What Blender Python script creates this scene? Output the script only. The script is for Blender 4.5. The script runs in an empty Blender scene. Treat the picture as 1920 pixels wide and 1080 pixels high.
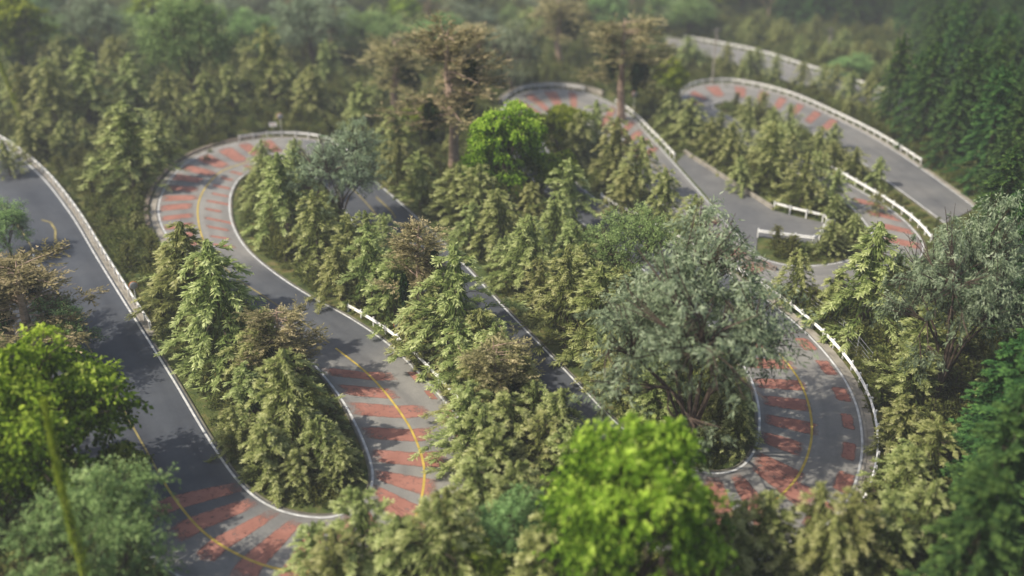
import bpy, math, random
import numpy as np
from mathutils import Vector, kdtree, noise
rnd=random.Random(7)
scene=bpy.context.scene
scene.view_settings.view_transform='Standard'
# ------------------------------------------------------------------ camera
CAMH=54.0; PITCH=math.radians(28); F=960/math.tan(math.radians(25))
cp,sp=math.cos(PITCH),math.sin(PITCH)
cam=bpy.data.cameras.new('camera'); co=bpy.data.objects.new('camera',cam); scene.collection.objects.link(co)
co.location=(0,0,CAMH); co.rotation_euler=(math.pi/2-PITCH,0,0)
cam.sensor_width=36; cam.lens=18/math.tan(math.radians(25)); cam.clip_end=6000
cam.dof.use_dof=True; cam.dof.focus_distance=98; cam.dof.aperture_fstop=0.045
scene.camera=co
# ------------------------------------------------------------------ terrain
def softp(a): return np.logaddexp(0,a)
def base(x,y):
    return -0.10*20*softp((y-130)/20.)+0.33*60*softp((y-420)/60.)-0.05*15*softp((x-70)/15.)*0.6
def survey(u,v):
    """map reading -> ground position (x,y) in metres"""
    a=(u-960)/F; b=-(v-540)/F
    d=np.array([a,cp+b*sp,-sp+b*cp]); z0=0.
    for _ in range(40):
        t=(z0-CAMH)/d[2]; x,y=d[0]*t,d[1]*t; z0=float(base(x,y))
    return x,y
def pxm(u,v):
    x,y=survey(u,v); z=float(base(x,y))
    return F/(y*cp+(CAMH-z)*sp)
# ------------------------------------------------------------------ helpers
def mesh_np(name,V,Q,mi=None,tone=None,uv=None,smooth=False):
    V=np.asarray(V,dtype=np.float32).reshape(-1,3); Q=np.asarray(Q,dtype=np.int32).reshape(-1,4)
    me=bpy.data.meshes.new(name); me.vertices.add(len(V)); me.vertices.foreach_set('co',V.ravel())
    me.loops.add(len(Q)*4); me.loops.foreach_set('vertex_index',Q.ravel())
    me.polygons.add(len(Q)); me.polygons.foreach_set('loop_start',np.arange(0,len(Q)*4,4,dtype=np.int32))
    me.polygons.foreach_set('loop_total',np.full(len(Q),4,dtype=np.int32))
    if mi is not None: me.polygons.foreach_set('material_index',np.asarray(mi,dtype=np.int32))
    me.polygons.foreach_set('use_smooth',np.full(len(Q),smooth))
    me.update(calc_edges=True)
    if tone is not None:
        tone=np.asarray(tone,dtype=np.float32)
        at=me.attributes.new('tone','FLOAT','FACE' if len(tone)==len(Q) else 'POINT'); at.data.foreach_set('value',tone)
    if uv is not None:
        l=me.uv_layers.new(name='UVMap'); l.data.foreach_set('uv',np.asarray(uv,dtype=np.float32)[Q.ravel()].ravel())
    return me
def obj(name,me,mats=(),loc=(0,0,0),parent=None):
    o=bpy.data.objects.new(name,me)
    if me is not None:
        if len(me.materials)==0:
            for m in mats: me.materials.append(m)
    o.location=loc; scene.collection.objects.link(o)
    if parent: o.parent=parent
    return o
class B:
    def __init__(s): s.V=[];s.Q=[];s.M=[];s.T=[];s.n=0
    def add(s,V,Q,m,t):
        V=np.asarray(V,float).reshape(-1,3);Q=np.asarray(Q,int).reshape(-1,4)
        s.V.append(V);s.Q.append(Q+s.n);s.M.append(np.full(len(Q),m));s.T.append(np.broadcast_to(np.asarray(t,float),(len(Q),)));s.n+=len(V)
    def tube(s,P,R,m=0,n=6,t=0.5):
        P=np.asarray(P,float);V=[]
        for i in range(len(P)):
            d=P[min(i+1,len(P)-1)]-P[max(i-1,0)]; d=d/(np.linalg.norm(d)+1e-9)
            a=np.cross(d,[0,0,1.]) if abs(d[2])<.9 else np.cross(d,[1.,0,0]); a/=np.linalg.norm(a); b=np.cross(d,a)
            for k in range(n):
                an=2*math.pi*k/n; V.append(P[i]+R[i]*(math.cos(an)*a+math.sin(an)*b))
        Q=[(i*n+k,i*n+(k+1)%n,(i+1)*n+(k+1)%n,(i+1)*n+k) for i in range(len(P)-1) for k in range(n)]
        s.add(V,Q,m,t)
    def box(s,c,h,m=0,ax=(1,0,0),t=.5):
        ax=np.array(ax,float);ax/=np.linalg.norm(ax);ay=np.cross([0,0,1.],ax);az=np.array([0,0,1.])
        V=[np.array(c)+i*h[0]*ax+j*h[1]*ay+k*h[2]*az for i in(-1,1) for j in(-1,1) for k in(-1,1)]
        s.add(V,[(0,1,3,2),(4,6,7,5),(0,4,5,1),(2,3,7,6),(0,2,6,4),(1,5,7,3)],m,t)
    def leaves(s,C,D,L,W,t,rs,m=1,up=0.):
        """kite shaped leaf sprays"""
        C=np.asarray(C);D=np.asarray(D);D=D/(np.linalg.norm(D,axis=1,keepdims=True)+1e-9)
        N=rs.normal(size=D.shape); 
        if up>0: N=N*(1-up)+np.array([0,0,1.])*up*1.5
        S=np.cross(D,N);S/=np.linalg.norm(S,axis=1,keepdims=True)+1e-9
        L=np.asarray(L).reshape(-1,1);W=np.asarray(W).reshape(-1,1)
        V=np.stack([C,C+D*L*.45+S*W*.5,C+D*L,C+D*L*.45-S*W*.5],1).reshape(-1,3)
        s.add(V,np.arange(len(C)*4).reshape(-1,4),m,t)
    def mesh(s,name,smooth=False):
        return mesh_np(name,np.concatenate(s.V),np.concatenate(s.Q),np.concatenate(s.M),np.concatenate(s.T),smooth=smooth)
# ------------------------------------------------------------------ materials
def newmat(name):
    m=bpy.data.materials.new(name);m.use_nodes=True;nt=m.node_tree
    for n in list(nt.nodes):nt.nodes.remove(n)
    o=nt.nodes.new('ShaderNodeOutputMaterial');return m,nt,o
def ramp(nt,fac,stops):
    r=nt.nodes.new('ShaderNodeValToRGB');e=r.color_ramp.elements
    while len(e)<len(stops):e.new(.5)
    for i,(p,c) in enumerate(stops):e[i].position=p;e[i].color=(*c,1)
    nt.links.new(fac,r.inputs[0]);return r.outputs[0]
def nz(nt,scale,detail=4,coord='Object',rough=.55):
    t=nt.nodes.new('ShaderNodeTexCoord');n=nt.nodes.new('ShaderNodeTexNoise');n.inputs['Scale'].default_value=scale
    n.inputs['Detail'].default_value=detail;n.inputs['Roughness'].default_value=rough;nt.links.new(t.outputs[coord],n.inputs[0]);return n.outputs[0]
def mixc(nt,f,a,b,mode='MIX'):
    m=nt.nodes.new('ShaderNodeMix');m.data_type='RGBA';m.blend_type=mode
    if isinstance(f,(int,float)):m.inputs[0].default_value=f
    else:nt.links.new(f,m.inputs[0])
    for i,c in((6,a),(7,b)):
        if isinstance(c,tuple):m.inputs[i].default_value=(*c,1)
        else:nt.links.new(c,m.inputs[i])
    return m.outputs[2]
def mth(nt,op,a,b=0.):
    m=nt.nodes.new('ShaderNodeMath');m.operation=op
    for i,c in enumerate((a,b)):
        if isinstance(c,(int,float)):m.inputs[i].default_value=c
        else:nt.links.new(c,m.inputs[i])
    return m.outputs[0]
def surf(nt,o,col,rough=.85,bump=None,bs=.3,bd=.02,spec=.3):
    p=nt.nodes.new('ShaderNodeBsdfPrincipled');p.inputs['Roughness'].default_value=rough
    p.inputs['Specular IOR Level'].default_value=spec
    if isinstance(col,tuple):p.inputs[0].default_value=(*col,1)
    else:nt.links.new(col,p.inputs[0])
    if bump is not None:
        b=nt.nodes.new('ShaderNodeBump');b.inputs['Strength'].default_value=bs;b.inputs['Distance'].default_value=bd
        nt.links.new(bump,b.inputs['Height']);nt.links.new(b.outputs[0],p.inputs['Normal'])
    nt.links.new(p.outputs[0],o.inputs[0]);return p
def simple(name,c,rough=.6,var=.35,sc=3.):
    m,nt,o=newmat(name);n=nz(nt,sc)
    col=ramp(nt,n,[(.3,tuple(x*(1-var) for x in c)),(.7,tuple(min(1,x*(1+var*.4)) for x in c))])
    surf(nt,o,col,rough);return m
def foliage(name,stops,trans=.35,vary=.25):
    m,nt,o=newmat(name)
    a=nt.nodes.new('ShaderNodeAttribute');a.attribute_name='tone'
    col=ramp(nt,a.outputs['Fac'],stops)
    oi=nt.nodes.new('ShaderNodeObjectInfo')
    hsv=nt.nodes.new('ShaderNodeHueSaturation')
    nt.links.new(mth(nt,'ADD',mth(nt,'MULTIPLY',oi.outputs['Random'],.04),.475),hsv.inputs['Hue'])
    g=nz(nt,.6,2)
    nt.links.new(mth(nt,'ADD',mth(nt,'ADD',mth(nt,'MULTIPLY',oi.outputs['Random'],vary*1.2),1-vary),mth(nt,'MULTIPLY',g,.35)),hsv.inputs['Value'])
    nt.links.new(col,hsv.inputs['Color'])
    d=nt.nodes.new('ShaderNodeBsdfDiffuse')
    t=nt.nodes.new('ShaderNodeBsdfTranslucent')
    nt.links.new(hsv.outputs[0],d.inputs[0]);nt.links.new(hsv.outputs[0],t.inputs[0])
    mx=nt.nodes.new('ShaderNodeMixShader');mx.inputs[0].default_value=trans
    nt.links.new(d.outputs[0],mx.inputs[1]);nt.links.new(t.outputs[0],mx.inputs[2]);nt.links.new(mx.outputs[0],o.inputs[0]);return m
M_bark=simple('bark',(.085,.06,.045),.9,.5,6); M_barkp=simple('pale_bark',(.42,.30,.22),.9,.5,4)
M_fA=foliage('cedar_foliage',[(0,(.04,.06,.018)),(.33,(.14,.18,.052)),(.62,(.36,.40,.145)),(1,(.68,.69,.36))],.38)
M_fB=foliage('maple_foliage',[(0,(.05,.09,.01)),(.35,(.20,.30,.03)),(.7,(.46,.56,.08)),(1,(.70,.74,.20))],.45)  # shadow greens low, highlight greens high: clump shading put into the leaf colour
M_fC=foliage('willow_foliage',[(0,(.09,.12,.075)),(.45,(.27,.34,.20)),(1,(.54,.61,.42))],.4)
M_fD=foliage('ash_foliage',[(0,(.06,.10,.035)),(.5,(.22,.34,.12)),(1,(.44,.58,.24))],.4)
M_fE=foliage('pine_foliage',[(0,(.06,.06,.028)),(.5,(.23,.21,.095)),(1,(.52,.44,.25))],.3)
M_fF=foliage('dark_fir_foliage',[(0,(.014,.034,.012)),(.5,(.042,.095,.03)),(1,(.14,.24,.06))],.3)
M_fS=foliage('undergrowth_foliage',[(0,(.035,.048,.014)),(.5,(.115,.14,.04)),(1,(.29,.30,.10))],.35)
M_vine=foliage('vine_foliage',[(0,(.14,.22,.02)),(1,(.50,.60,.10))],.3)
M_white=simple('white_paint',(.80,.79,.76),.5,.15,1.2)
M_line=simple('white_line_paint',(.60,.60,.58),.7,.4,1.5)
M_yel=simple('yellow_line_paint',(.52,.38,.075),.7,.35,1.0)
M_yelw=simple('worn_yellow_paint',(.28,.23,.09),.8,.5,1.0)
M_conc=simple('concrete',(.32,.29,.24),.9,.4,.9)
M_kerb=simple('mossy_concrete',(.17,.16,.12),.9,.6,.6)
M_steel=simple('galvanised_steel',(.35,.36,.36),.45,.2,2)
# ground
M_ground,nt,o=newmat('forest_floor')
c1=ramp(nt,nz(nt,.9,8),[(.3,(.04,.055,.018)),(.5,(.08,.10,.03)),(.68,(.15,.13,.06))])
c2=ramp(nt,nz(nt,.05,3),[(.4,(.9,1,.8)),(.65,(1.2,1.05,.85))])
surf(nt,o,mixc(nt,1.,c1,c2,'MULTIPLY'),.95,nz(nt,5,6),.8,.15)
# asphalt
def roadmat(name):
    m,nt,o=newmat(name)
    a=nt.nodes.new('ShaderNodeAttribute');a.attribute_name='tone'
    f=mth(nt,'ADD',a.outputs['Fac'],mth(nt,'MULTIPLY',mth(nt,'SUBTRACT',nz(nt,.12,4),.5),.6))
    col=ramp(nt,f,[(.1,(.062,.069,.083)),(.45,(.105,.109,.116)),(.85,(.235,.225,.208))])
    gr=ramp(nt,nz(nt,14,3,rough=.8),[(.3,(.8,.8,.8)),(.7,(1.18,1.18,1.18))])
    col=mixc(nt,1.,col,gr,'MULTIPLY')
    uvn=nt.nodes.new('ShaderNodeUVMap');mp=nt.nodes.new('ShaderNodeMapping');mp.inputs['Scale'].default_value=(5,.035,1)
    nt.links.new(uvn.outputs[0],mp.inputs[0]);n=nt.nodes.new('ShaderNodeTexNoise');n.inputs['Scale'].default_value=1.;n.inputs['Detail'].default_value=5
    nt.links.new(mp.outputs[0],n.inputs[0])
    st=ramp(nt,n.outputs[0],[(.32,(.78,.78,.79)),(.6,(1.1,1.1,1.08))])
    col=mixc(nt,1.,col,st,'MULTIPLY')
    st2=ramp(nt,nz(nt,.45,6,rough=.7),[(.35,(.86,.86,.87)),(.6,(1.05,1.05,1.04))]);col=mixc(nt,1.,col,st2,'MULTIPLY')
    surf(nt,o,col,.85,nz(nt,20,3),.2,.01);return m,col
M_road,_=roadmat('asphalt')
M_red,nt,o=newmat('red_anti_skid_paint')
uvn=nt.nodes.new('ShaderNodeUVMap');sx=nt.nodes.new('ShaderNodeSeparateXYZ');nt.links.new(uvn.outputs[0],sx.inputs[0])
e=mth(nt,'MINIMUM',sx.outputs[0],mth(nt,'SUBTRACT',1.,sx.outputs[0]))   # distance to stripe end
e=mth(nt,'MINIMUM',mth(nt,'MULTIPLY',e,5.),1.)
e2=mth(nt,'MINIMUM',mth(nt,'MULTIPLY',mth(nt,'MINIMUM',sx.outputs[1],mth(nt,'SUBTRACT',1.,sx.outputs[1])),8.),1.)
w=mth(nt,'MULTIPLY',nz(nt,1.5,7,rough=.7),mth(nt,'MULTIPLY',mth(nt,'ADD',mth(nt,'MULTIPLY',e,.6),.5),mth(nt,'ADD',mth(nt,'MULTIPLY',e2,.35),.7)))
mask=ramp(nt,w,[(.26,(0,0,0)),(.56,(.93,.93,.93))])
rc=ramp(nt,nz(nt,.5,5),[(.3,(.30,.13,.095)),(.7,(.40,.185,.14))])
p=surf(nt,o,rc,.85)
tr=nt.nodes.new('ShaderNodeBsdfTransparent');mx=nt.nodes.new('ShaderNodeMixShader')
nt.links.new(mask,mx.inputs[0]);nt.links.new(tr.outputs[0],mx.inputs[1]);nt.links.new(p.outputs[0],mx.inputs[2]);nt.links.new(mx.outputs[0],o.inputs[0])
# stone wall
M_stone,nt,o=newmat('stone_masonry')
t=nt.nodes.new('ShaderNodeTexCoord');vo=nt.nodes.new('ShaderNodeTexVoronoi');vo.inputs['Scale'].default_value=1.8;nt.links.new(t.outputs['Object'],vo.inputs[0])
vo.feature='DISTANCE_TO_EDGE'
c=ramp(nt,vo.outputs[0],[(.02,(.05,.045,.04)),(.09,(.24,.19,.15))]);surf(nt,o,c,.9,vo.outputs[0],.8,.05)

# ------------------------------------------------------------------ road survey
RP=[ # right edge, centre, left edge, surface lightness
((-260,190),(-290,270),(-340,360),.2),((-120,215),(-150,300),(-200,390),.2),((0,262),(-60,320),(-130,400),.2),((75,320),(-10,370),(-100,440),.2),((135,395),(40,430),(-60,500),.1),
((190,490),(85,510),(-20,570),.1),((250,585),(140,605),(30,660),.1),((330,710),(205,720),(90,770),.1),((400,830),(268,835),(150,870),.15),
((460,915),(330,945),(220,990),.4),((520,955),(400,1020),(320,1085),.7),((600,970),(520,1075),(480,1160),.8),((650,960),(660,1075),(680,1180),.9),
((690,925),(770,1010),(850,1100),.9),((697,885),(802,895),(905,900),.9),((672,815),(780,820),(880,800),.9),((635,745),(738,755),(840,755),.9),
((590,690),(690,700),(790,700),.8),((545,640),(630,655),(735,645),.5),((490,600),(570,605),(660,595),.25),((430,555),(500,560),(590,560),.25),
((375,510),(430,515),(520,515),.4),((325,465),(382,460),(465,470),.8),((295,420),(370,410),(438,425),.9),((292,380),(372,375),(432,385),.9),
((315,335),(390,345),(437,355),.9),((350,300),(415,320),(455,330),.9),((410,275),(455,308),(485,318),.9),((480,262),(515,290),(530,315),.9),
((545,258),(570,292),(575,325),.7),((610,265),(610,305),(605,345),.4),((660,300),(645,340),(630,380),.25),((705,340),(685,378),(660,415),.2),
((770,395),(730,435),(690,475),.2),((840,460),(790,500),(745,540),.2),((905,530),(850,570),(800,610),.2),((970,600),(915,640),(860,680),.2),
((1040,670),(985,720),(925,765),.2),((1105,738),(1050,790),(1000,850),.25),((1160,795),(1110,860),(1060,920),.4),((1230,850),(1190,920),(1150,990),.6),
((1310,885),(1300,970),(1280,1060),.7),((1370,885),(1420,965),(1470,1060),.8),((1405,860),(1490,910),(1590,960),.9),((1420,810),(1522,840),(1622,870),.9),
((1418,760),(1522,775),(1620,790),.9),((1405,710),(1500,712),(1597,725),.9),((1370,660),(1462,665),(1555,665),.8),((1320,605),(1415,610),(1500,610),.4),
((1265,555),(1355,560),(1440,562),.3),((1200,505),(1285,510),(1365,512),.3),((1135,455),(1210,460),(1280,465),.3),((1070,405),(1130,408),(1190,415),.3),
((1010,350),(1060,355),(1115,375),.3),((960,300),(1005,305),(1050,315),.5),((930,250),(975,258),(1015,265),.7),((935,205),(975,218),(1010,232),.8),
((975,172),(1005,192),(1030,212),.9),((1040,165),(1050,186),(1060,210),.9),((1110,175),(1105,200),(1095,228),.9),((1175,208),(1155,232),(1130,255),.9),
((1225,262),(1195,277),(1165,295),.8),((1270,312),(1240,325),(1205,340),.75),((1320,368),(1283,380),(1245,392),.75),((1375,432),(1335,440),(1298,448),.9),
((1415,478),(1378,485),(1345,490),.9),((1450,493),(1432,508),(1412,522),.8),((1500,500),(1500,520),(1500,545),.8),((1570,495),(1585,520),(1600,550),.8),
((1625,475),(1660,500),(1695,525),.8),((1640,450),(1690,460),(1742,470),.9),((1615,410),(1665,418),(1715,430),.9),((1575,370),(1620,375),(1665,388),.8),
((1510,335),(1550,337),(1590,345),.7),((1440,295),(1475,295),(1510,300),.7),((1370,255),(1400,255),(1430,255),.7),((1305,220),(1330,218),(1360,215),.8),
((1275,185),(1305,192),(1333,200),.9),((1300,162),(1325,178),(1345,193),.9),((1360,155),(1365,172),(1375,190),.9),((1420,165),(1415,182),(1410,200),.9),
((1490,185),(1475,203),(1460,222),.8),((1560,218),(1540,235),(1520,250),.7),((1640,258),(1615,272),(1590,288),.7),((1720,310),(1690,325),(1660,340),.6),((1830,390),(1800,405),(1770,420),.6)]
FAR=[((1250,70),(1250,80),(1250,92),.8),((1330,83),(1335,95),(1340,107),.8),((1420,100),(1415,115),(1410,131),.8),((1510,130),(1500,143),(1490,157),.8),
((1600,158),(1590,170),(1580,183),.7),((1690,185),(1680,198),(1665,212),.7),((1800,240),(1785,252),(1770,265),.7)]
class Road:
    def __init__(s,rp):
        s.R=np.array([survey(*a[0]) for a in rp]);s.C=np.array([survey(*a[1]) for a in rp]);s.L=np.array([survey(*a[2]) for a in rp])
        s.tn=np.array([a[3] for a in rp]);s.n=len(rp)
        # relax small survey errors
        for A in(s.R,s.C,s.L):
            A[1:-1]=A[1:-1]*.76+.12*(A[:-2]+A[2:])
        f=np.linspace(0,s.n-1,(s.n-1)*20+1);P=np.array([s.ev(i,0) for i in f])
        s.fi=f;s.s=np.concatenate([[0],np.cumsum(np.linalg.norm(np.diff(P,axis=0),axis=1))])
    def cr(s,A,f):
        i=min(int(f),s.n-2);t=f-i;p=[A[max(0,min(s.n-1,i+k))] for k in(-1,0,1,2)]
        return .5*(2*p[1]+(p[2]-p[0])*t+(2*p[0]-5*p[1]+4*p[2]-p[3])*t*t+(3*p[1]-p[0]-3*p[2]+p[3])*t**3)
    def ev(s,f,lat):
        c=s.cr(s.C,f)
        if lat<0: r=s.cr(s.R,f);return c+(r-c)*(-lat)
        l=s.cr(s.L,f);return c+(l-c)*lat
    def at(s,dist): return float(np.interp(dist,s.s,s.fi))
    def dist(s,f): return float(np.interp(f,s.fi,s.s))
main=Road(RP);far=Road(FAR)
def P3(p,dz): return (p[0],p[1],float(base(p[0],p[1]))+dz)
def build_road(rd,name):
    n=int(rd.s[-1]/1.2);lats=np.linspace(-1,1,11);V=[];UV=[];T=[]
    for k in range(n+1):
        d=rd.s[-1]*k/n;f=rd.at(d)
        for l in lats:
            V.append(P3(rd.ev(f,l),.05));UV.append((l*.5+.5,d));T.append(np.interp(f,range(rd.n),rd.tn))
    m=len(lats);Q=[(i*m+j,i*m+j+1,(i+1)*m+j+1,(i+1)*m+j) for i in range(n) for j in range(m-1)]
    me=mesh_np(name,V,Q,tone=T,uv=UV)
    return obj(name,me,[M_road]),np.array(V)
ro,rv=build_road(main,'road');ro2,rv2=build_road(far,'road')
# lay-by
LB=[(1268,305),(1285,288),(1360,338),(1450,395),(1500,408),(1553,420),(1530,458),(1420,444),(1418,476),(1372,425),(1320,362)]
lbp=[survey(*p) for p in LB]
import bmesh
bm=bmesh.new();fv=[bm.verts.new(P3(p,.036)) for p in lbp];bm.faces.new(fv);bmesh.ops.recalc_face_normals(bm,faces=bm.faces)
if list(bm.faces)[0].normal.z<0: bmesh.ops.reverse_faces(bm,faces=bm.faces)
me=bpy.data.meshes.new('lay_by');bm.to_mesh(me);bm.free()
me.attributes.new('tone','FLOAT','POINT').data.foreach_set('value',[.6]*len(me.vertices))
obj('lay_by_pavement',me,[M_road])
# distance field
pts=[tuple(p[:2]) for p in rv]+[tuple(p[:2]) for p in rv2]
def inpoly(x,y,P):
    c=False;j=len(P)-1
    for i in range(len(P)):
        if (P[i][1]>y)!=(P[j][1]>y) and x<(P[j][0]-P[i][0])*(y-P[i][1])/(P[j][1]-P[i][1])+P[i][0]:c=not c
        j=i
    return c
bx=[p[0] for p in lbp];by=[p[1] for p in lbp]
yy=min(by)
while yy<max(by):
    xx=min(bx)
    while xx<max(bx):
        if inpoly(xx,yy,lbp):pts.append((xx,yy))
        xx+=1.
    yy+=1.
kd=kdtree.KDTree(len(pts))
for i,p in enumerate(pts):kd.insert((p[0],p[1],0),i)
kd.balance()
def rdist(x,y): return kd.find((x,y,0))[2]
def bump(x,y):
    return 1.6*noise.noise(Vector((x*.07,y*.07,1.3)))+.7*noise.noise(Vector((x*.2,y*.2,5)))+.25*noise.noise(Vector((x*.6,y*.6,9)))
def gz(x,y,d=None):
    if d is None:d=rdist(x,y)
    t=min(1,max(0,(d-1.6)/6));t=t*t*(3-2*t)
    return float(base(x,y))-.06+bump(x,y)*t+.02*min(1,max(0,d-1))
# ground sheet
def axis(a,b,st,far_):
    core=list(np.arange(a,b,st));o1=[];d=st;x=a
    while x>-far_:
        d*=1.25;x-=d;o1.append(x)
    o2=[];d=st;x=core[-1]
    while x<far_:
        d*=1.25;x+=d;o2.append(x)
    return np.array(o1[::-1]+core+o2)
X=axis(-130,190,1.0,4000);Y=axis(30,340,1.0,4000)
V=[];
for y in Y:
    for x in X:
        inside=-130<x<190 and 30<y<340
        z=gz(x,y) if inside else min(float(base(x,y)),160+20*math.sin(x*.004))-.06
        V.append((x,y,z))
m=len(X);Q=[(j*m+i,j*m+i+1,(j+1)*m+i+1,(j+1)*m+i) for j in range(len(Y)-1) for i in range(m-1)]
obj('ground',mesh_np('ground',V,Q,smooth=True),[M_ground])
# ------------------------------------------------------------------ markings
def ribbon(paths,w,dz,name,mat,parent=None):
    V=[];Q=[]
    for P in paths:
        P=np.array(P)
        b=len(V)
        for i in range(len(P)):
            d=P[min(i+1,len(P)-1)]-P[max(i-1,0)];d/=np.linalg.norm(d)+1e-9;nn=np.array([-d[1],d[0]])
            V.append(P3(P[i]+nn*w/2,dz));V.append(P3(P[i]-nn*w/2,dz))
        Q+=[(b+2*i+1,b+2*i+3,b+2*i+2,b+2*i) for i in range(len(P)-1)]
    return obj(name,mesh_np(name,V,Q),[mat],parent=parent)
def lane(rd,f0,f1,lat,st=1.):
    d0,d1=rd.dist(f0),rd.dist(f1);n=max(2,int((d1-d0)/st));return [rd.ev(rd.at(d0+(d1-d0)*k/n),lat) for k in range(n+1)]
N=main.n-1
ribbon([lane(main,0,N,-.95),lane(main,0,N,.95)],.19,.075,'edge_line',M_line,ro)
ribbon([lane(far,0,far.n-1,-.9),lane(far,0,far.n-1,.9)],.2,.075,'edge_line',M_line,ro2)
ribbon([lane(main,8.6,18,0),lane(main,22,28,0),lane(main,42,47,0)],.2,.078,'centre_line',M_yel,ro)
ribbon([lane(main,1,8.5,0),lane(main,18.2,21.8,0),lane(main,28,41.8,0),lane(main,47.2,66,0)],.18,.078,'worn_centre_line',M_yelw,ro)
mk=[[(78,413),(95,418),(104,432),(104,448),(112,470),(132,483)],[(1243,310),(1250,318),(1256,335),(1262,347),(1275,352)],[(705,370),(718,382),(735,398),(742,410)]]
ribbon([[np.array(survey(*p)) for p in q] for q in mk],.25,.08,'arrow_marking',M_yelw,ro)
mk=[[(62,478),(66,490),(74,503)],[(1358,468),(1363,480)]]
ribbon([[np.array(survey(*p)) for p in q] for q in mk],.22,.08,'white_marking',M_line,ro)
SV=[];SQ=[];SU=[]
def stripes(f0,f1,la,lb,per,duty=.5,jit=.08):
    d=main.dist(f0);d1=main.dist(f1)
    while d<d1:
        a=d;b=d+per*duty*(1+rnd.uniform(-.15,.15));m=8;base_i=len(SV)
        l0=la+rnd.uniform(-jit,jit)*.3;l1=lb+rnd.uniform(-jit,jit)
        for j in range(m+1):
            l=l0+(l1-l0)*j/m
            for k,dd in enumerate((a,b)):
                SV.append(P3(main.ev(main.at(dd),l),.064));SU.append((j/m,k))
        for j in range(m):SQ.append((base_i+2*j,base_i+2*j+1,base_i+2*j+3,base_i+2*j+2))
        d+=per*rnd.uniform(.95,1.05)
stripes(8.9,13.2,-.9,.55,3.4,.6);stripes(13.2,17.3,-.9,.35,3.5,.6,.2)
stripes(14.8,17.2,.72,.92,3.5,.5,.05)
stripes(22,28.3,-.95,-.08,2.9,.6);stripes(22,27.8,.2,.92,2.9,.3,.2)
stripes(39,43,-.85,.6,3.6,.6);stripes(43,47.3,-.9,.0,3.5,.6,.15);stripes(42.5,47.5,.58,.9,3.9,.6,.08)
stripes(56.5,58.5,-.9,.9,3.6,.5);stripes(59.6,61.4,-.9,.85,4,.55);stripes(63.6,65.6,-.85,.85,4.2,.5)
stripes(70,72,-.5,.9,4.2,.5);stripes(76.8,82.2,-.9,.4,4.6,.5)
obj('red_stripe',mesh_np('red_stripe',SV,SQ,uv=SU),[M_red],parent=ro)
# kerbs
def kerb(rd,f0,f1,side,wide=False,name='kerb'):
    d0,d1=rd.dist(f0),rd.dist(f1);n=int((d1-d0)/1.);V=[];Q=[]
    prof=((.0,-.05),(.0,.12),(.2,.12),(.25,.06),(.85,.05),(.9,-.25)) if wide else ((.0,-.05),(.0,.1),(.05,.12),(.12,.12),(.17,.1),(.18,-.2))
    for k in range(n+1):
        f=rd.at(d0+(d1-d0)*k/n);e=rd.ev(f,side);c=rd.ev(f,0);o_=(e-c)/np.linalg.norm(e-c)
        for off,z in prof:
            V.append(P3(e+o_*off,z))
    Q=[(6*i+j,6*i+j+1,6*i+7+j,6*i+6+j) for i in range(n) for j in range(5)]
    obj(name,mesh_np(name,V,Q),[M_conc if wide else M_kerb])
kerb(main,0,6.4,-1,True);kerb(main,6.5,21.9,-1);kerb(main,22,31,-1,True);kerb(main,31.1,60,-1);kerb(main,65,75.9,-1);kerb(main,76,N,-1,True)
kerb(main,0,42.9,1);kerb(main,43,52,1,True);kerb(main,52.1,N,1);kerb(far,0,far.n-1,-1)
# ------------------------------------------------------------------ guard rails
def resamp(P,st):
    P=np.array(P);s=np.concatenate([[0],np.cumsum(np.linalg.norm(np.diff(P,axis=0),axis=1))]);n=max(1,int(s[-1]/st))
    q=np.linspace(0,s[-1],n+1);return np.stack([np.interp(q,s,P[:,0]),np.interp(q,s,P[:,1])],1)
def off_path(rd,f0,f1,side,off):
    out=[];d0,d1=rd.dist(f0),rd.dist(f1);n=int((d1-d0)/1.)
    for k in range(n+1):
        f=rd.at(d0+(d1-d0)*k/n);e=rd.ev(f,side);c=rd.ev(f,0);out.append(e+(e-c)/np.linalg.norm(e-c)*off)
    return out
def guard(P,name='guard_rail',hgt=.85):
    P=resamp(P,2.0);b=B();prof=[(-.05,-.16),(.04,-.11),(-.02,-.04),(-.02,.04),(.04,.11),(-.05,.16)]
    V=[]
    for i in range(len(P)):
        d=P[min(i+1,len(P)-1)]-P[max(i-1,0)];d/=np.linalg.norm(d);nn=np.array([-d[1],d[0]]);z=float(base(*P[i]))
        for a,h in prof:V.append((*(P[i]+nn*a),z+hgt-.15+h))
        for a,h in prof[::-1]:V.append((*(P[i]+nn*(a+.03)),z+hgt-.15+h))
        b.box((P[i][0]-nn[0]*.12,P[i][1]-nn[1]*.12,z+hgt/2-.05),(.07,.07,hgt/2+.17),0,(d[0],d[1],0))
    m=12;Q=[(i*m+j,i*m+(j+1)%m,(i+1)*m+(j+1)%m,(i+1)*m+j) for i in range(len(P)-1) for j in range(m)]
    b.add(V,Q,0,.5);obj(name,b.mesh(name),[M_white])
guard(off_path(main,0,6.3,-1,.6));guard(off_path(main,27.6,31,-1,.9));guard(off_path(main,13.9,19.3,1,.7))
guard(off_path(main,43,53,1,.95));guard(off_path(main,77,84,-1,.95));guard(off_path(main,70.5,73.6,1,.9))
guard(off_path(far,.5,5,-1,.9));guard(off_path(main,59.7,61.8,-1,.7));guard(off_path(main,56.3,58.8,-1,.8))
S=lambda *q:[survey(*p) for p in q]
guard(S((1452,393),(1500,406),(1555,418),(1532,460),(1420,446)),hgt=1.05)
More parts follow.
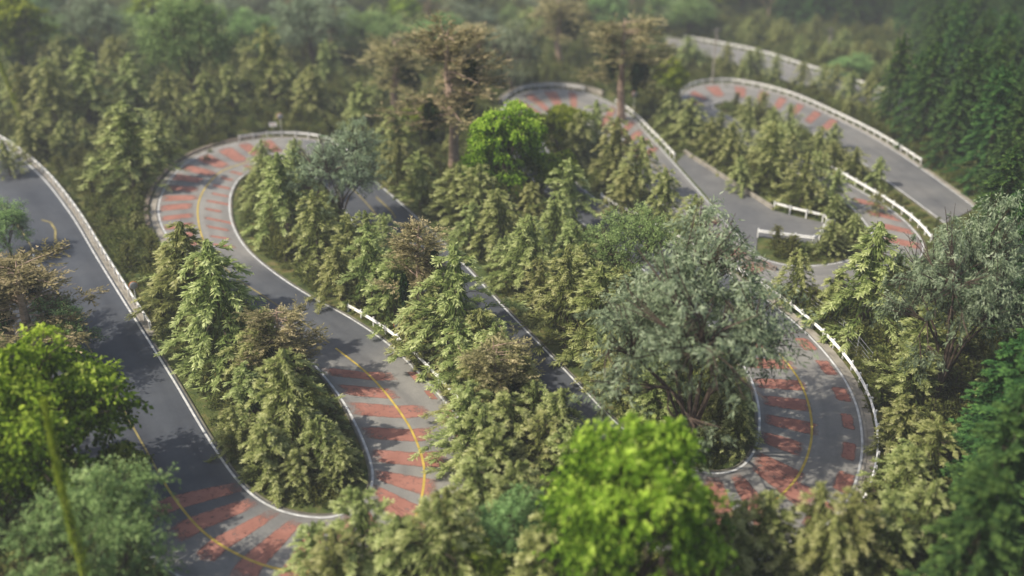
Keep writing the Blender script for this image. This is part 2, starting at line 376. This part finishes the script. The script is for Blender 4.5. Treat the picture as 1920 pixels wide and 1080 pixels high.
# low walls
def wall(P,name,mat,h=.7,w=.3,z0=-.6):
    P=resamp(P,1.);V=[]
    for i in range(len(P)):
        d=P[min(i+1,len(P)-1)]-P[max(i-1,0)];d/=np.linalg.norm(d);nn=np.array([-d[1],d[0]]);z=float(base(*P[i]))
        for a,hh in((-w/2,z0),(-w/2,h),(w/2,h),(w/2,z0)):V.append((*(P[i]+nn*a),z+hh))
    Q=[(4*i+j,4*i+j+1,4*i+5+j,4*i+4+j) for i in range(len(P)-1) for j in range(3)]+[(0,1,2,3)]+[tuple(4*(len(P)-1)+k for k in(3,2,1,0))]
    obj(name,mesh_np(name,V,Q),[mat])
wall(S((1283,287),(1360,337),(1450,394)),'concrete_wall',M_conc,.5)
wall(off_path(main,22.6,28.2,-1,1.2),'stone_wall',M_stone,.35,.5)
wall(off_path(main,56.2,59.3,-1,1.6),'concrete_wall',M_conc,.9)
wall(S((1395,486),(1425,500),(1455,508)),'stone_wall',M_stone,.5,.4)
# net fence
def netfence(P):
    P=resamp(P,3.);b=B()
    for i,p in enumerate(P):
        z=gz(*p);b.tube([(p[0],p[1],z-.2),(p[0],p[1],z+2.2)],[.04,.04],0,5)
        if i:
            q=P[i-1];zq=gz(*q)
            for h in(.4,.8,1.2,1.6,2.1):b.tube([(q[0],q[1],zq+h),(p[0],p[1],z+h)],[.015,.015],0,4)
    obj('wire_fence',b.mesh('wire_fence'),[M_steel])
netfence(off_path(main,46.5,52.2,1,2.6))
# poles and mirrors
def utility_pole(u,v,hpx):
    x,y=survey(u,v);h=hpx/pxm(u,v)/.88;z=gz(x,y);b=B()
    b.tube([(0,0,-.3),(0,0,h)],[.17,.11],0,10);b.box((0,0,h-.5),(.8,.06,.06));b.box((0,0,h-1.1),(.6,.05,.05))
    for k in(-.7,0,.7):b.tube([(k,0,h-.44),(k,0,h-.2)],[.05,.03],0,6)
    b.tube([(.28,0,h-2.3),(.28,0,h-1.5)],[.2,.2],0,8)
    o=obj('utility_pole',b.mesh('utility_pole'),[M_conc],(x,y,z));o.rotation_euler[2]=rnd.uniform(0,3)
for a in((1335,158,95),(1550,118,58),(1692,120,45)):utility_pole(*a)
M_orange=simple('orange_enamel',(.55,.16,.03),.4,.1)
def convex_mirror(u,v,face):
    x,y=survey(u,v);b=B();b.tube([(0,0,-.2),(0,0,2.9)],[.045,.045],0,8)
    n=14
    V=[(0,-.17,2.7)]+[(.28*math.cos(6.283*k/n),-.14,2.7+.28*math.sin(6.283*k/n)) for k in range(n)]+[(.42*math.cos(6.283*k/n),-.07,2.7+.42*math.sin(6.283*k/n)) for k in range(n)]+[(.46*math.cos(6.283*k/n),-.02,2.7+.46*math.sin(6.283*k/n)) for k in range(n)]
    Q=[(1+k,1+(k+1)%n,1+n+(k+1)%n,1+n+k) for k in range(n)]
    Q2=[(1+n+k,1+n+(k+1)%n,1+2*n+(k+1)%n,1+2*n+k) for k in range(n)]
    Q0=[(0,1+k,1+(k+1)%n,1+(k+2)%n) for k in range(0,n,2)]
    b.add(V,Q+Q0,1,.5);b.add(V,Q2,2,.5)
    o=obj('traffic_mirror',b.mesh('traffic_mirror'),[M_white,M_steel,M_orange],(x,y,gz(x,y)));o.rotation_euler[2]=face
convex_mirror(528,250,.3);convex_mirror(748,652,.6);convex_mirror(258,578,.4);convex_mirror(1188,206,.2)
def sign(u,v):
    x,y=survey(u,v);b=B();b.tube([(0,0,-.2),(0,0,2.0)],[.04,.04],1,8);b.box((0,-.07,1.7),(.55,.02,.3),0)
    for k,zz in((-.25,1.78),(.0,1.62),(.25,1.74)):b.box((k,-.095,zz),(.1,.004,.05),2)
    o=obj('road_sign',b.mesh('road_sign'),[M_white,M_steel,M_orange],(x,y,gz(x,y)));o.rotation_euler[2]=.1
sign(514,253);sign(1552,440)
# ------------------------------------------------------------------ plants
def sprays(C,D,L,W,T,p,dirs,ln,tone,k,ll,lw,rs,curl=.25):
    """feathery sprays: k leaflets alternating along each twig"""
    n=len(p);dirs=dirs/(np.linalg.norm(dirs,axis=1,keepdims=True)+1e-9);side=np.cross(dirs,[0,0,1.]);side/=np.linalg.norm(side,axis=1,keepdims=True)+1e-9
    for j in range(k):
        q=(j+rs.rand(n))/k
        C.append(p+dirs*(q*ln)[:,None]+np.array([0,0,1.])*(curl*ln*q*q)[:,None])
        sg=(1 if j%2 else -1)
        D.append(dirs*rs.uniform(.6,1.1,n)[:,None]+side*sg*rs.uniform(.25,.8,n)[:,None]+rs.normal(0,.15,(n,3))+np.array([0,0,1.])*(curl*q)[:,None])
        L.append(ll*rs.uniform(.6,1.35,n)*(1.1-.4*q));W.append(lw*rs.uniform(.7,1.3,n));T.append(np.clip(tone+.3*(q-.4)+rs.normal(0,.09,n),0,1))
def conifer(seed,h=8.,r=3.1,step=.9,nb=7,ll=.36,lw=.075,tw=14,k=10,droop=.45,z0=.12,pw=.7,flat=.6,upr=(.25,.6),curl=.12,twl=.9,core=1300,cr_=.13):
    rs=np.random.RandomState(seed);b=B()
    bx_,by_=rs.normal(0,.2,2)
    b.tube([(0,0,-.5),(bx_*.4,by_*.3,h*.3),(bx_,by_,h*.7),(bx_*.5,by_*.5,h)],[.022*h,.016*h,.008*h,.01],0,6)
    z=h*z0;C=[];D=[];L=[];W=[];T=[]
    while z<h*.95:
        t=z/h;a0=rs.uniform(0,6.28);nn=nb if t<.75 else 5;wl=rs.uniform(.75,1.1)
        for ib in range(nn):
            if rs.rand()<.15:continue
            an=a0+6.283*ib/nn+rs.normal(0,.25);ln=r*(1-t)**pw*rs.uniform(.55,1.3)*wl+.15
            d=np.array([math.cos(an),math.sin(an),0]);up=rs.uniform(*upr);o_=np.array([bx_*min(1,t*1.3),by_*min(1,t*1.3),z+rs.uniform(-.12,.12)])
            def pt(s):
                s=np.asarray(s,float);return o_+d*ln*s[...,None]+np.array([0,0,1.])*(ln*(up*s-droop*s*s))[...,None]
            b.tube(pt(np.array([0,.5,.95])),[.04*(1.2-t),.022,.006],0,3)
            n=int(tw*(.35+.65*ln/r))+2
            s=rs.uniform(.2,1.,n)**.65
            side=np.cross(d,[0,0,1.]);sg=rs.choice([-1,1],n)
            dd=d[None]*rs.uniform(.6,1.1,n)[:,None]+side[None]*(sg*rs.uniform(.1,.9,n)*(1.2-s))[:,None]+np.array([0,0,1.])*(rs.normal(up-1.6*droop*s,.16))[:,None]
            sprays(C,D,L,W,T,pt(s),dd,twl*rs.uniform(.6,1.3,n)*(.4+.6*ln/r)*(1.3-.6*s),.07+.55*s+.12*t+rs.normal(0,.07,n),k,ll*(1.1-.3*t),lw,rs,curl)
        z+=step*rs.uniform(.8,1.2)*(1-.4*t)
    if core:   # shaggy inner cone and drooping leader
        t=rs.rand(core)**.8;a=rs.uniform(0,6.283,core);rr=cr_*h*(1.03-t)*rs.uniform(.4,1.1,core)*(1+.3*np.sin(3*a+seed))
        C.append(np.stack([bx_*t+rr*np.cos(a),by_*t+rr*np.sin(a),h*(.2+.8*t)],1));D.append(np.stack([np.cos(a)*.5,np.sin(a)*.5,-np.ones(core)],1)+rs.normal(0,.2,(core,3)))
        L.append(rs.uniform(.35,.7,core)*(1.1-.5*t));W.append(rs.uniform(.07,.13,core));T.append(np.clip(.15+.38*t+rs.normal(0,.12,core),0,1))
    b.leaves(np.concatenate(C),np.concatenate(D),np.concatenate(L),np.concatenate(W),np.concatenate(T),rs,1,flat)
    return b.mesh('conifer')
def broad(seed,h=9.,w=8.,ncl=26,per=260,cs=1.3,flat=.6,ls=.28,lw=.2,trunk=.3,hang=0.,hollow=.5,barkr=.03,gap=.75,low=-.45):
    rs=np.random.RandomState(seed);b=B();fork=h*trunk
    b.tube([(0,0,-.6),(.1,0,fork*.5),(0,.1,fork)],[barkr*h*1.1,barkr*h*.8,barkr*h*.65],0,8)
    cen=[]
    for i in range(ncl):
        ok=False
        for _ in range(60):
            v=rs.normal(size=3);v/=np.linalg.norm(v)
            if v[2]<low:continue
            rr=rs.uniform(hollow,1)**.6*np.clip(1+.22*math.sin(2*math.atan2(v[1],v[0])+seed)+.12*math.sin(5*math.atan2(v[1],v[0])+seed),.6,1.25)
            c=np.array([v[0]*w/2*rr*.85,v[1]*w/2*rr*.85,h*.6+v[2]*h*.36*rr])
            if all(np.linalg.norm((c-q)*[1,1,1.5])>cs*gap for q in cen):ok=True;break
        if ok:cen.append(c)
    nm=7;prim=[]
    for k in range(nm):
        an=6.283*k/nm+rs.uniform(-.4,.4);e=np.array([math.cos(an)*w*.24,math.sin(an)*w*.24,h*rs.uniform(.45,.68)])
        m_=np.array([e[0]*.4,e[1]*.4,fork+(e[2]-fork)*.55])+rs.normal(0,.12,3);prim.append(e);b.tube([(0,.05,fork*.85),m_,e],[barkr*h*.5,barkr*h*.33,barkr*h*.2],0,6)
    C=[];D=[];T=[];L=[]
    for c in cen:
        e=min(prim,key=lambda q:np.linalg.norm(q-c));mid=(e+c)/2+rs.normal(0,.2,3)
        b.tube([e,mid,c],[barkr*h*.2,barkr*h*.12,.015],0,4)
        for _ in range(3):
            v=rs.normal(size=3);v/=np.linalg.norm(v);b.tube([mid,(mid+c)/2+v*.3,c+v*cs*.8*[1,1,flat]],[.04,.03,.01],0,3)
        sz=cs*rs.uniform(.45,1.3);n=int(per*sz*sz/cs/cs)
        nt_=max(5,n//22);tv=rs.normal(size=(nt_,3));tv[:,2]=tv[:,2]*.7+.15;tv/=np.linalg.norm(tv,axis=1,keepdims=True);tl=rs.uniform(.55,1.3,nt_)
        idx=rs.randint(0,nt_,n);q=rs.uniform(.15,1.,n)**.7
        p=tv[idx]*(q*tl[idx])[:,None]*[sz,sz,sz*flat]+rs.normal(0,.08*sz,(n,3))
        if hang>0:p[:,2]-=hang*sz*(q*tl[idx])**2*rs.uniform(.5,1.1,nt_)[idx]
        C.append(c+p);D.append(tv[idx]*[1,1,.4]+rs.normal(0,.5,(n,3))+[0,0,-.2-hang]);L.append(ls*rs.uniform(.6,1.4,n))
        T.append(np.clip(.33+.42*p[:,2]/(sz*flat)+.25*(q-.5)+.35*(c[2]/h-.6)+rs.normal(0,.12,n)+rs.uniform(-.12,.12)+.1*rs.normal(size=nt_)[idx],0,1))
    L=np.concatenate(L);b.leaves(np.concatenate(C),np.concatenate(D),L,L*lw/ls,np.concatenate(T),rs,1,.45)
    return b.mesh('broadleaf')
def oldpine(seed,h=11.,r=2.9):
    rs=np.random.RandomState(seed);b=B()
    b.tube([(0,0,-.5),(.15,.05,h*.35),(-.1,.1,h*.7),(.1,0,h)],[.27,.2,.12,.03],0,8)
    C=[];D=[];T=[];L=[];W=[]
    for i in range(32):
        z=h*(.4+.58*i/32);an=rs.uniform(0,6.283);ln=r*rs.uniform(.35,1.15)*(1.15-.6*(z/h));d=np.array([math.cos(an),math.sin(an),rs.uniform(-.05,.4)])
        e=np.array([0,0,z])+d*ln;b.tube([(0,0,z),np.array([0,0,z])+d*ln*.5+[0,0,.1],e],[.045,.03,.01],0,4)
        if rs.rand()<.12:continue
        n=34;s=rs.uniform(.3,1,n);p=np.array([0,0,z])+d*ln*s[:,None]+rs.normal(0,.2,(n,3))
        dd=d+rs.normal(0,.9,(n,3))*[1,1,.6]
        sprays(C,D,L,W,T,p,dd,rs.uniform(.4,.9,n),.42+rs.normal(0,.2,n)+(.2 if rs.rand()<.3 else -.05),9,.28,.08,rs,.15)
    b.leaves(np.concatenate(C),np.concatenate(D),np.concatenate(L),np.concatenate(W),np.concatenate(T),rs,1,.5)
    for k in range(3):   # limp dark hanging foliage columns
        an=rs.uniform(0,6.283);x0,y0=math.cos(an)*1.1,math.sin(an)*1.1;zt=h*rs.uniform(.55,.85);n=300
        t=rs.rand(n);rr=.25*np.sin(math.pi*np.clip(t+.1,0,1))
        a2=rs.uniform(0,6.283,n);c=np.stack([x0+rr*np.cos(a2),y0+rr*np.sin(a2),zt-t*h*.26],1)
        b.leaves(c,rs.normal(0,.25,(n,3))+[0,0,-1],rs.uniform(.35,.6,n),rs.uniform(.08,.14,n),np.clip(rs.normal(.12,.1,n),0,1),rs,2)
    return b.mesh('old_pine')
def shrub(seed,n=260,w=.62,hh=.75,ls=.2):
    rs=np.random.RandomState(seed);b=B();v=rs.normal(size=(n,3));v/=np.linalg.norm(v,axis=1,keepdims=True);v[:,2]=abs(v[:,2])
    q=rs.uniform(.3,1,n)**.6*(1+.35*np.sin(v[:,0]*6+seed)*np.sin(v[:,1]*5));c=v*q[:,None]*[w,w,hh]
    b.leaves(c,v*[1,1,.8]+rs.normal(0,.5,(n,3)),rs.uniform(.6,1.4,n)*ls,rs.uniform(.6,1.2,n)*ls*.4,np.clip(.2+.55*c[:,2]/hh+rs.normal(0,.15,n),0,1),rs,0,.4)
    return b.mesh('shrub')
A_m=[(conifer(s,8,rr,droop=dp,pw=pw,step=st),8.,rr*2) for s,rr,dp,pw,st in((1,3.2,.65,.65,.9),(2,3.6,.55,.6,1.1),(3,2.9,.75,.75,.85),(4,3.4,.5,.6,1.15),(5,3.1,.8,.7,.9),(6,3.1,.55,.8,1.0))]
F_m=[(conifer(s,16,3.3,step=.8,nb=9,ll=.42,lw=.17,tw=10,k=8,droop=.35,z0=.05,pw=.7,flat=.4,upr=(.0,.3),curl=.0,twl=1.0,core=2000,cr_=.09),16.,6.6) for s in(11,12,13)]
B_m=[(broad(s,9,8,38,800,1.35,.5,.22,.14,.25,.55,.45,.03,.8),9.,8.) for s in(21,22,23)]
C_m=[(broad(s,10,9.5,110,280,1.1,.75,.22,.058,.12,.4,.2,.024,.65,-.6),10.,9.5) for s in(31,32)]
D_m=[(broad(s,8,8,50,520,1.3,.7,.18,.08,.22,.15,.4,.03,.65,-.6),8.,8.) for s in(41,42)]
E_m=[(oldpine(s),11.,5.) for s in(51,52,53)]
KIND={'A':('cedar_tree',A_m,[M_bark,M_fA]),'F':('fir_tree',F_m,[M_bark,M_fF]),'B':('maple_tree',B_m,[M_bark,M_fB]),'C':('willow_tree',C_m,[M_bark,M_fC]),
 'D':('ash_tree',D_m,[M_bark,M_fD]),'E':('pine_tree',E_m,[M_barkp,M_fE,M_fF])}
placed=[]
def plant(kind,x,y,h,w):
    nm,ms,mats=KIND[kind];me,H,W=rnd.choice(ms)
    if len(me.materials)==0:
        for m in mats:me.materials.append(m)
    o=obj(nm,me,mats,(x,y,gz(x,y)-.05));o.scale=(w/W,w/W*rnd.uniform(.92,1.08),h/H)
    o.rotation_euler=(rnd.uniform(-.05,.05),rnd.uniform(-.05,.05),rnd.uniform(0,6.283));placed.append((x,y,w*.5))
def put(kind,u,v,hp,wp=None):
    x,y=survey(u,v);s=pxm(u,v)
    z=float(base(x,y));ang=math.atan2(CAMH-z,y)
    h=hp/s/math.cos(ang)
    w=(wp/s) if wp else h*rnd.uniform(.88,1.12)
    plant(kind,x,y,h,w)
LA='''265 225 120;170 235 120;110 245 105;60 230 90;510 205 125;330 230 90;390 235 80;230 170 90;130 170 80;590 225 80;620 160 70;250 355 140;300 310 90;215 300 70;680 250 80;550 210 70;440 215 70;30 190 60;740 300 90;745 350 80
430 690 200;370 590 150;345 550 100;500 735 130;550 850 170;470 680 110;395 700 100;480 790 100;610 890 100;520 900 100;600 820 90;450 850 80;560 920 70;640 910 70
540 440 130;500 400 90;600 500 120;660 530 110;700 575 130;560 350 80;740 610 110;850 690 190;820 620 120;930 760 130;890 800 120;1000 830 100;620 450 80;700 530 90;950 870 120;900 900 120;1010 900 110;1060 930 110;870 720 110;960 800 110;780 670 90
590 1090 90;690 1090 140;760 1110 130;850 1090 150;640 1130 120;900 1010 130;970 1030 130;820 1160 170;1010 1150 150;1080 1030 120
1500 1110 160;1430 1110 150;1370 1090 120;1580 1130 150;1650 1110 140;1710 1060 130;1330 1140 150;1540 1150 140;1690 970 110
790 390 90;860 420 100;900 430 110;940 475 110;990 550 130;1070 540 110;1040 480 110;1060 640 150;1120 670 150;1100 600 120;1000 440 90;1060 440 120;880 470 80;950 530 80;1010 590 90
1150 345 110;1080 310 90;1120 280 80;1200 370 100;1245 430 100;1165 400 80;1290 455 80;1180 720 120;1150 745 110;1220 800 100;1160 620 100;1230 640 100
1290 270 80;1330 300 70;1435 355 110;1370 320 80;1500 390 90;1400 235 50;1450 270 60;1480 320 60;1560 395 70;1250 240 60;1530 300 55;1600 330 50;1430 215 40;1480 245 45;1560 280 45;1490 570 90;1610 625 170;1550 480 60;1660 610 120;1560 590 80;1390 360 60;1350 265 50;1560 320 50;1640 350 50;1640 400 40
1360 140 50;1400 150 50;1560 180 55;1620 200 55;1500 165 45;1550 115 35;1620 130 40;1660 155 45;1460 90 45;1400 80 40;1500 105 35;1580 95 45;1700 170 45;1220 150 60;1290 130 60
690 520 110;640 560 90;760 590 120;830 650 110;900 720 120;985 800 110;1040 870 120;880 860 120;930 930 110;1110 960 110;560 380 90;760 520 80;720 480 70;500 330 60
1430 300 60;1460 300 60;1400 280 60;1530 350 60;1480 290 60;1420 145 50;1450 158 50;1540 175 50;1590 195 55;1650 225 55;1560 420 50;1600 450 45;1570 470 40;90 860 110;60 300 70;20 330 60
1350 790 80;1380 840 70;1700 760 110;1680 850 90;1720 690 100;1730 900 110;1670 930 90'''
for l in LA.replace('\n',';').split(';'):
    a=[float(q) for q in l.split()];put('A',a[0],a[1],a[2]*1.15)
for k,u,v,h,w in [('C',1290,865,390,440),('C',640,430,190,190),('C',1755,760,350,270),('C',960,180,140,130),('C',180,130,150,120),('C',590,130,150,150),
 ('D',370,195,195,180),('D',720,120,95,140),('D',1170,565,165,170),('D',190,1160,220,300),('D',130,690,120,130),('D',960,1080,140,150),('D',1590,150,45,85),('D',1290,70,80,110),
 ('B',110,975,290,340),('B',955,395,200,160),('B',1045,300,100,105),('B',1040,372,90,110),('B',1170,1210,350,300),('B',50,150,160,130),('B',1255,190,85,60),('B',760,60,70,70),
 ('B',900,1120,110,130),('B',1280,1050,140,120),('B',790,270,90,60),('B',240,960,120,120),('D',830,110,90,110),('D',480,120,100,110),
 ('E',850,325,255,200),('E',790,630,200,140),('E',935,810,160,140),('E',535,735,150,140),('E',1165,225,180,170),('E',745,235,150,160),('E',70,690,190,230),('E',20,640,130,190),('D',20,480,100,110),('E',1050,120,120,130),('E',900,170,110,120),
 ('D',860,30,80,90),('C',1030,60,100,110),('D',1140,70,90,90),('C',1290,60,80,90),('D',20,1000,120,150)]:
    put(k,u,v,h,w)
# forest masses
def fill(poly,n,mind,kinds,hr,clear=3.):
    xs=[p[0] for p in poly];ys=[p[1] for p in poly];k=0;tr=0
    while k<n and tr<n*40:
        tr+=1;x=rnd.uniform(min(xs),max(xs));y=rnd.uniform(min(ys),max(ys))
        if not inpoly(x,y,poly) or rdist(x,y)<clear:continue
        if any((x-q[0])**2+(y-q[1])**2<mind**2 for q in placed):continue
        kd_=rnd.choice(kinds);h=rnd.uniform(*hr)*(1.3 if kd_=='F' else 1);w=h*{'A':1.0,'F':.48,'B':.9,'C':.95,'D':1.,'E':.5}[kd_];plant(kd_,x,y,h,w);k+=1
fill(S((1700,340),(1660,250),(1740,180),(1700,60),(1480,45),(1400,-30),(2300,-40),(2400,1300),(1760,1300),(1800,900),(1850,720),(1850,560),(1780,450)),520,3.4,'F',(9.5,13),3.)
fill(S((-300,160),(480,160),(700,120),(1000,110),(1300,60),(1480,40),(1450,-60),(-400,-60)),210,4.2,'AADCDCEDB',(6,10),3.)
fill(S((-400,250),(0,230),(200,180),(480,150),(500,100),(-300,100)),40,4.5,'A',(6,8),3.)
fill(S((-500,1250),(2300,1250),(2000,60),(-200,60)),210,2.5,'A',(2.6,5.0),2.4)
# undergrowth
UG=[(shrub(61),M_fS),(shrub(62,220,.55,.95,.22),M_fS),(conifer(63,2.2,.75,step=.2,nb=5,ll=.16,lw=.05,tw=4,k=4,droop=.2,z0=.03,twl=.25,core=150),None)]
per=[13500,9500,4500]
for (me,mt),cnt in zip(UG,per):
    V=[];Q=[];k=0
    while k<cnt:
        y=40+(300-40)*rnd.random()**1.35;x=rnd.uniform(-.52,.58)*(y+35)
        d=rdist(x,y)
        if d<.95+ (0.5 if mt is None else 0):continue
        s=rnd.uniform(.9,2.0) if mt else rnd.uniform(.6,1.5)
        if d<1.9:s*=.5
        z=gz(x,y,d);a=rnd.uniform(0,6.283);b0=len(V)
        for q in range(4):V.append((x+s*.7071*math.cos(a+q*math.pi/2),y+s*.7071*math.sin(a+q*math.pi/2),z-.05))
        Q.append((b0,b0+1,b0+2,b0+3));k+=1
    par=obj('undergrowth',mesh_np('undergrowth',V,Q));par.instance_type='FACES';par.use_instance_faces_scale=True;par.instance_faces_scale=1.
    par.show_instancer_for_render=False;par.show_instancer_for_viewport=False
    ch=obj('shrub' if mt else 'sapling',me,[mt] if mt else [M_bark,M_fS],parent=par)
# vine covered leaning poles
def vine(u0,v0,hp,lean,wd=1.):
    x,y=survey(u0,v0);s=pxm(u0,v0);h=hp/s/.82;b=B();rs=np.random.RandomState(int(u0)+5)
    P=[np.array([lean*h*t+.12*math.sin(t*7),0,h*t]) for t in np.linspace(0,1,9)]
    b.tube(P,[.3*wd*(1-.85*t) for t in np.linspace(0,1,9)],0,6)
    n=2600;t=rs.rand(n);c=np.stack([lean*h*t+.12*np.sin(t*7),0*t,h*t],1);rr=wd*(.5*(1-t)+.06)*rs.uniform(.6,1.1,n);a=rs.uniform(0,6.283,n)
    c[:,0]+=rr*np.cos(a);c[:,1]+=rr*np.sin(a)
    b.leaves(c,rs.normal(0,.2,(n,3))+[lean,0,1],rs.uniform(.3,.8,n),rs.uniform(.06,.12,n),rs.rand(n),rs)
    obj('vine_covered_trunk',b.mesh('vine'),[M_bark,M_vine],(x,y,gz(x,y)-.2))
vine(195,1230,480,.0,.8);vine(45,235,140,-.15)
# ------------------------------------------------------------------ light
el=math.radians(48);sd=Vector((-.9,-.3,0)).normalized();az=math.atan2(sd.x,sd.y)
w=bpy.data.worlds.new('World');scene.world=w;w.use_nodes=True;nt=w.node_tree
sky=nt.nodes.new('ShaderNodeTexSky');sky.sky_type='NISHITA';sky.sun_disc=False;sky.sun_elevation=el;sky.sun_rotation=az;sky.air_density=1.0;sky.dust_density=3.
bg=nt.nodes['Background'];nt.links.new(sky.outputs[0],bg.inputs[0]);bg.inputs[1].default_value=.15
ld=bpy.data.lights.new('sun','SUN');ld.energy=5.0;ld.angle=math.radians(.8);ld.color=(1,.93,.80);lo=bpy.data.objects.new('sun',ld);scene.collection.objects.link(lo)
dirv=Vector((sd.x*math.cos(el),sd.y*math.cos(el),math.sin(el)));lo.rotation_euler=dirv.to_track_quat('Z','Y').to_euler()
# thin haze
hb=B();hb.box((30,170,-12),(420,330,42));hm=bpy.data.materials.new('haze');hm.use_nodes=True;nt=hm.node_tree
for n in list(nt.nodes):nt.nodes.remove(n)
o=nt.nodes.new('ShaderNodeOutputMaterial');vs=nt.nodes.new('ShaderNodeVolumeScatter');vs.inputs['Color'].default_value=(.94,.98,1,1);vs.inputs['Density'].default_value=.0009;vs.inputs['Anisotropy'].default_value=.1
nt.links.new(vs.outputs[0],o.inputs['Volume']);obj('haze',hb.mesh('haze'),[hm])
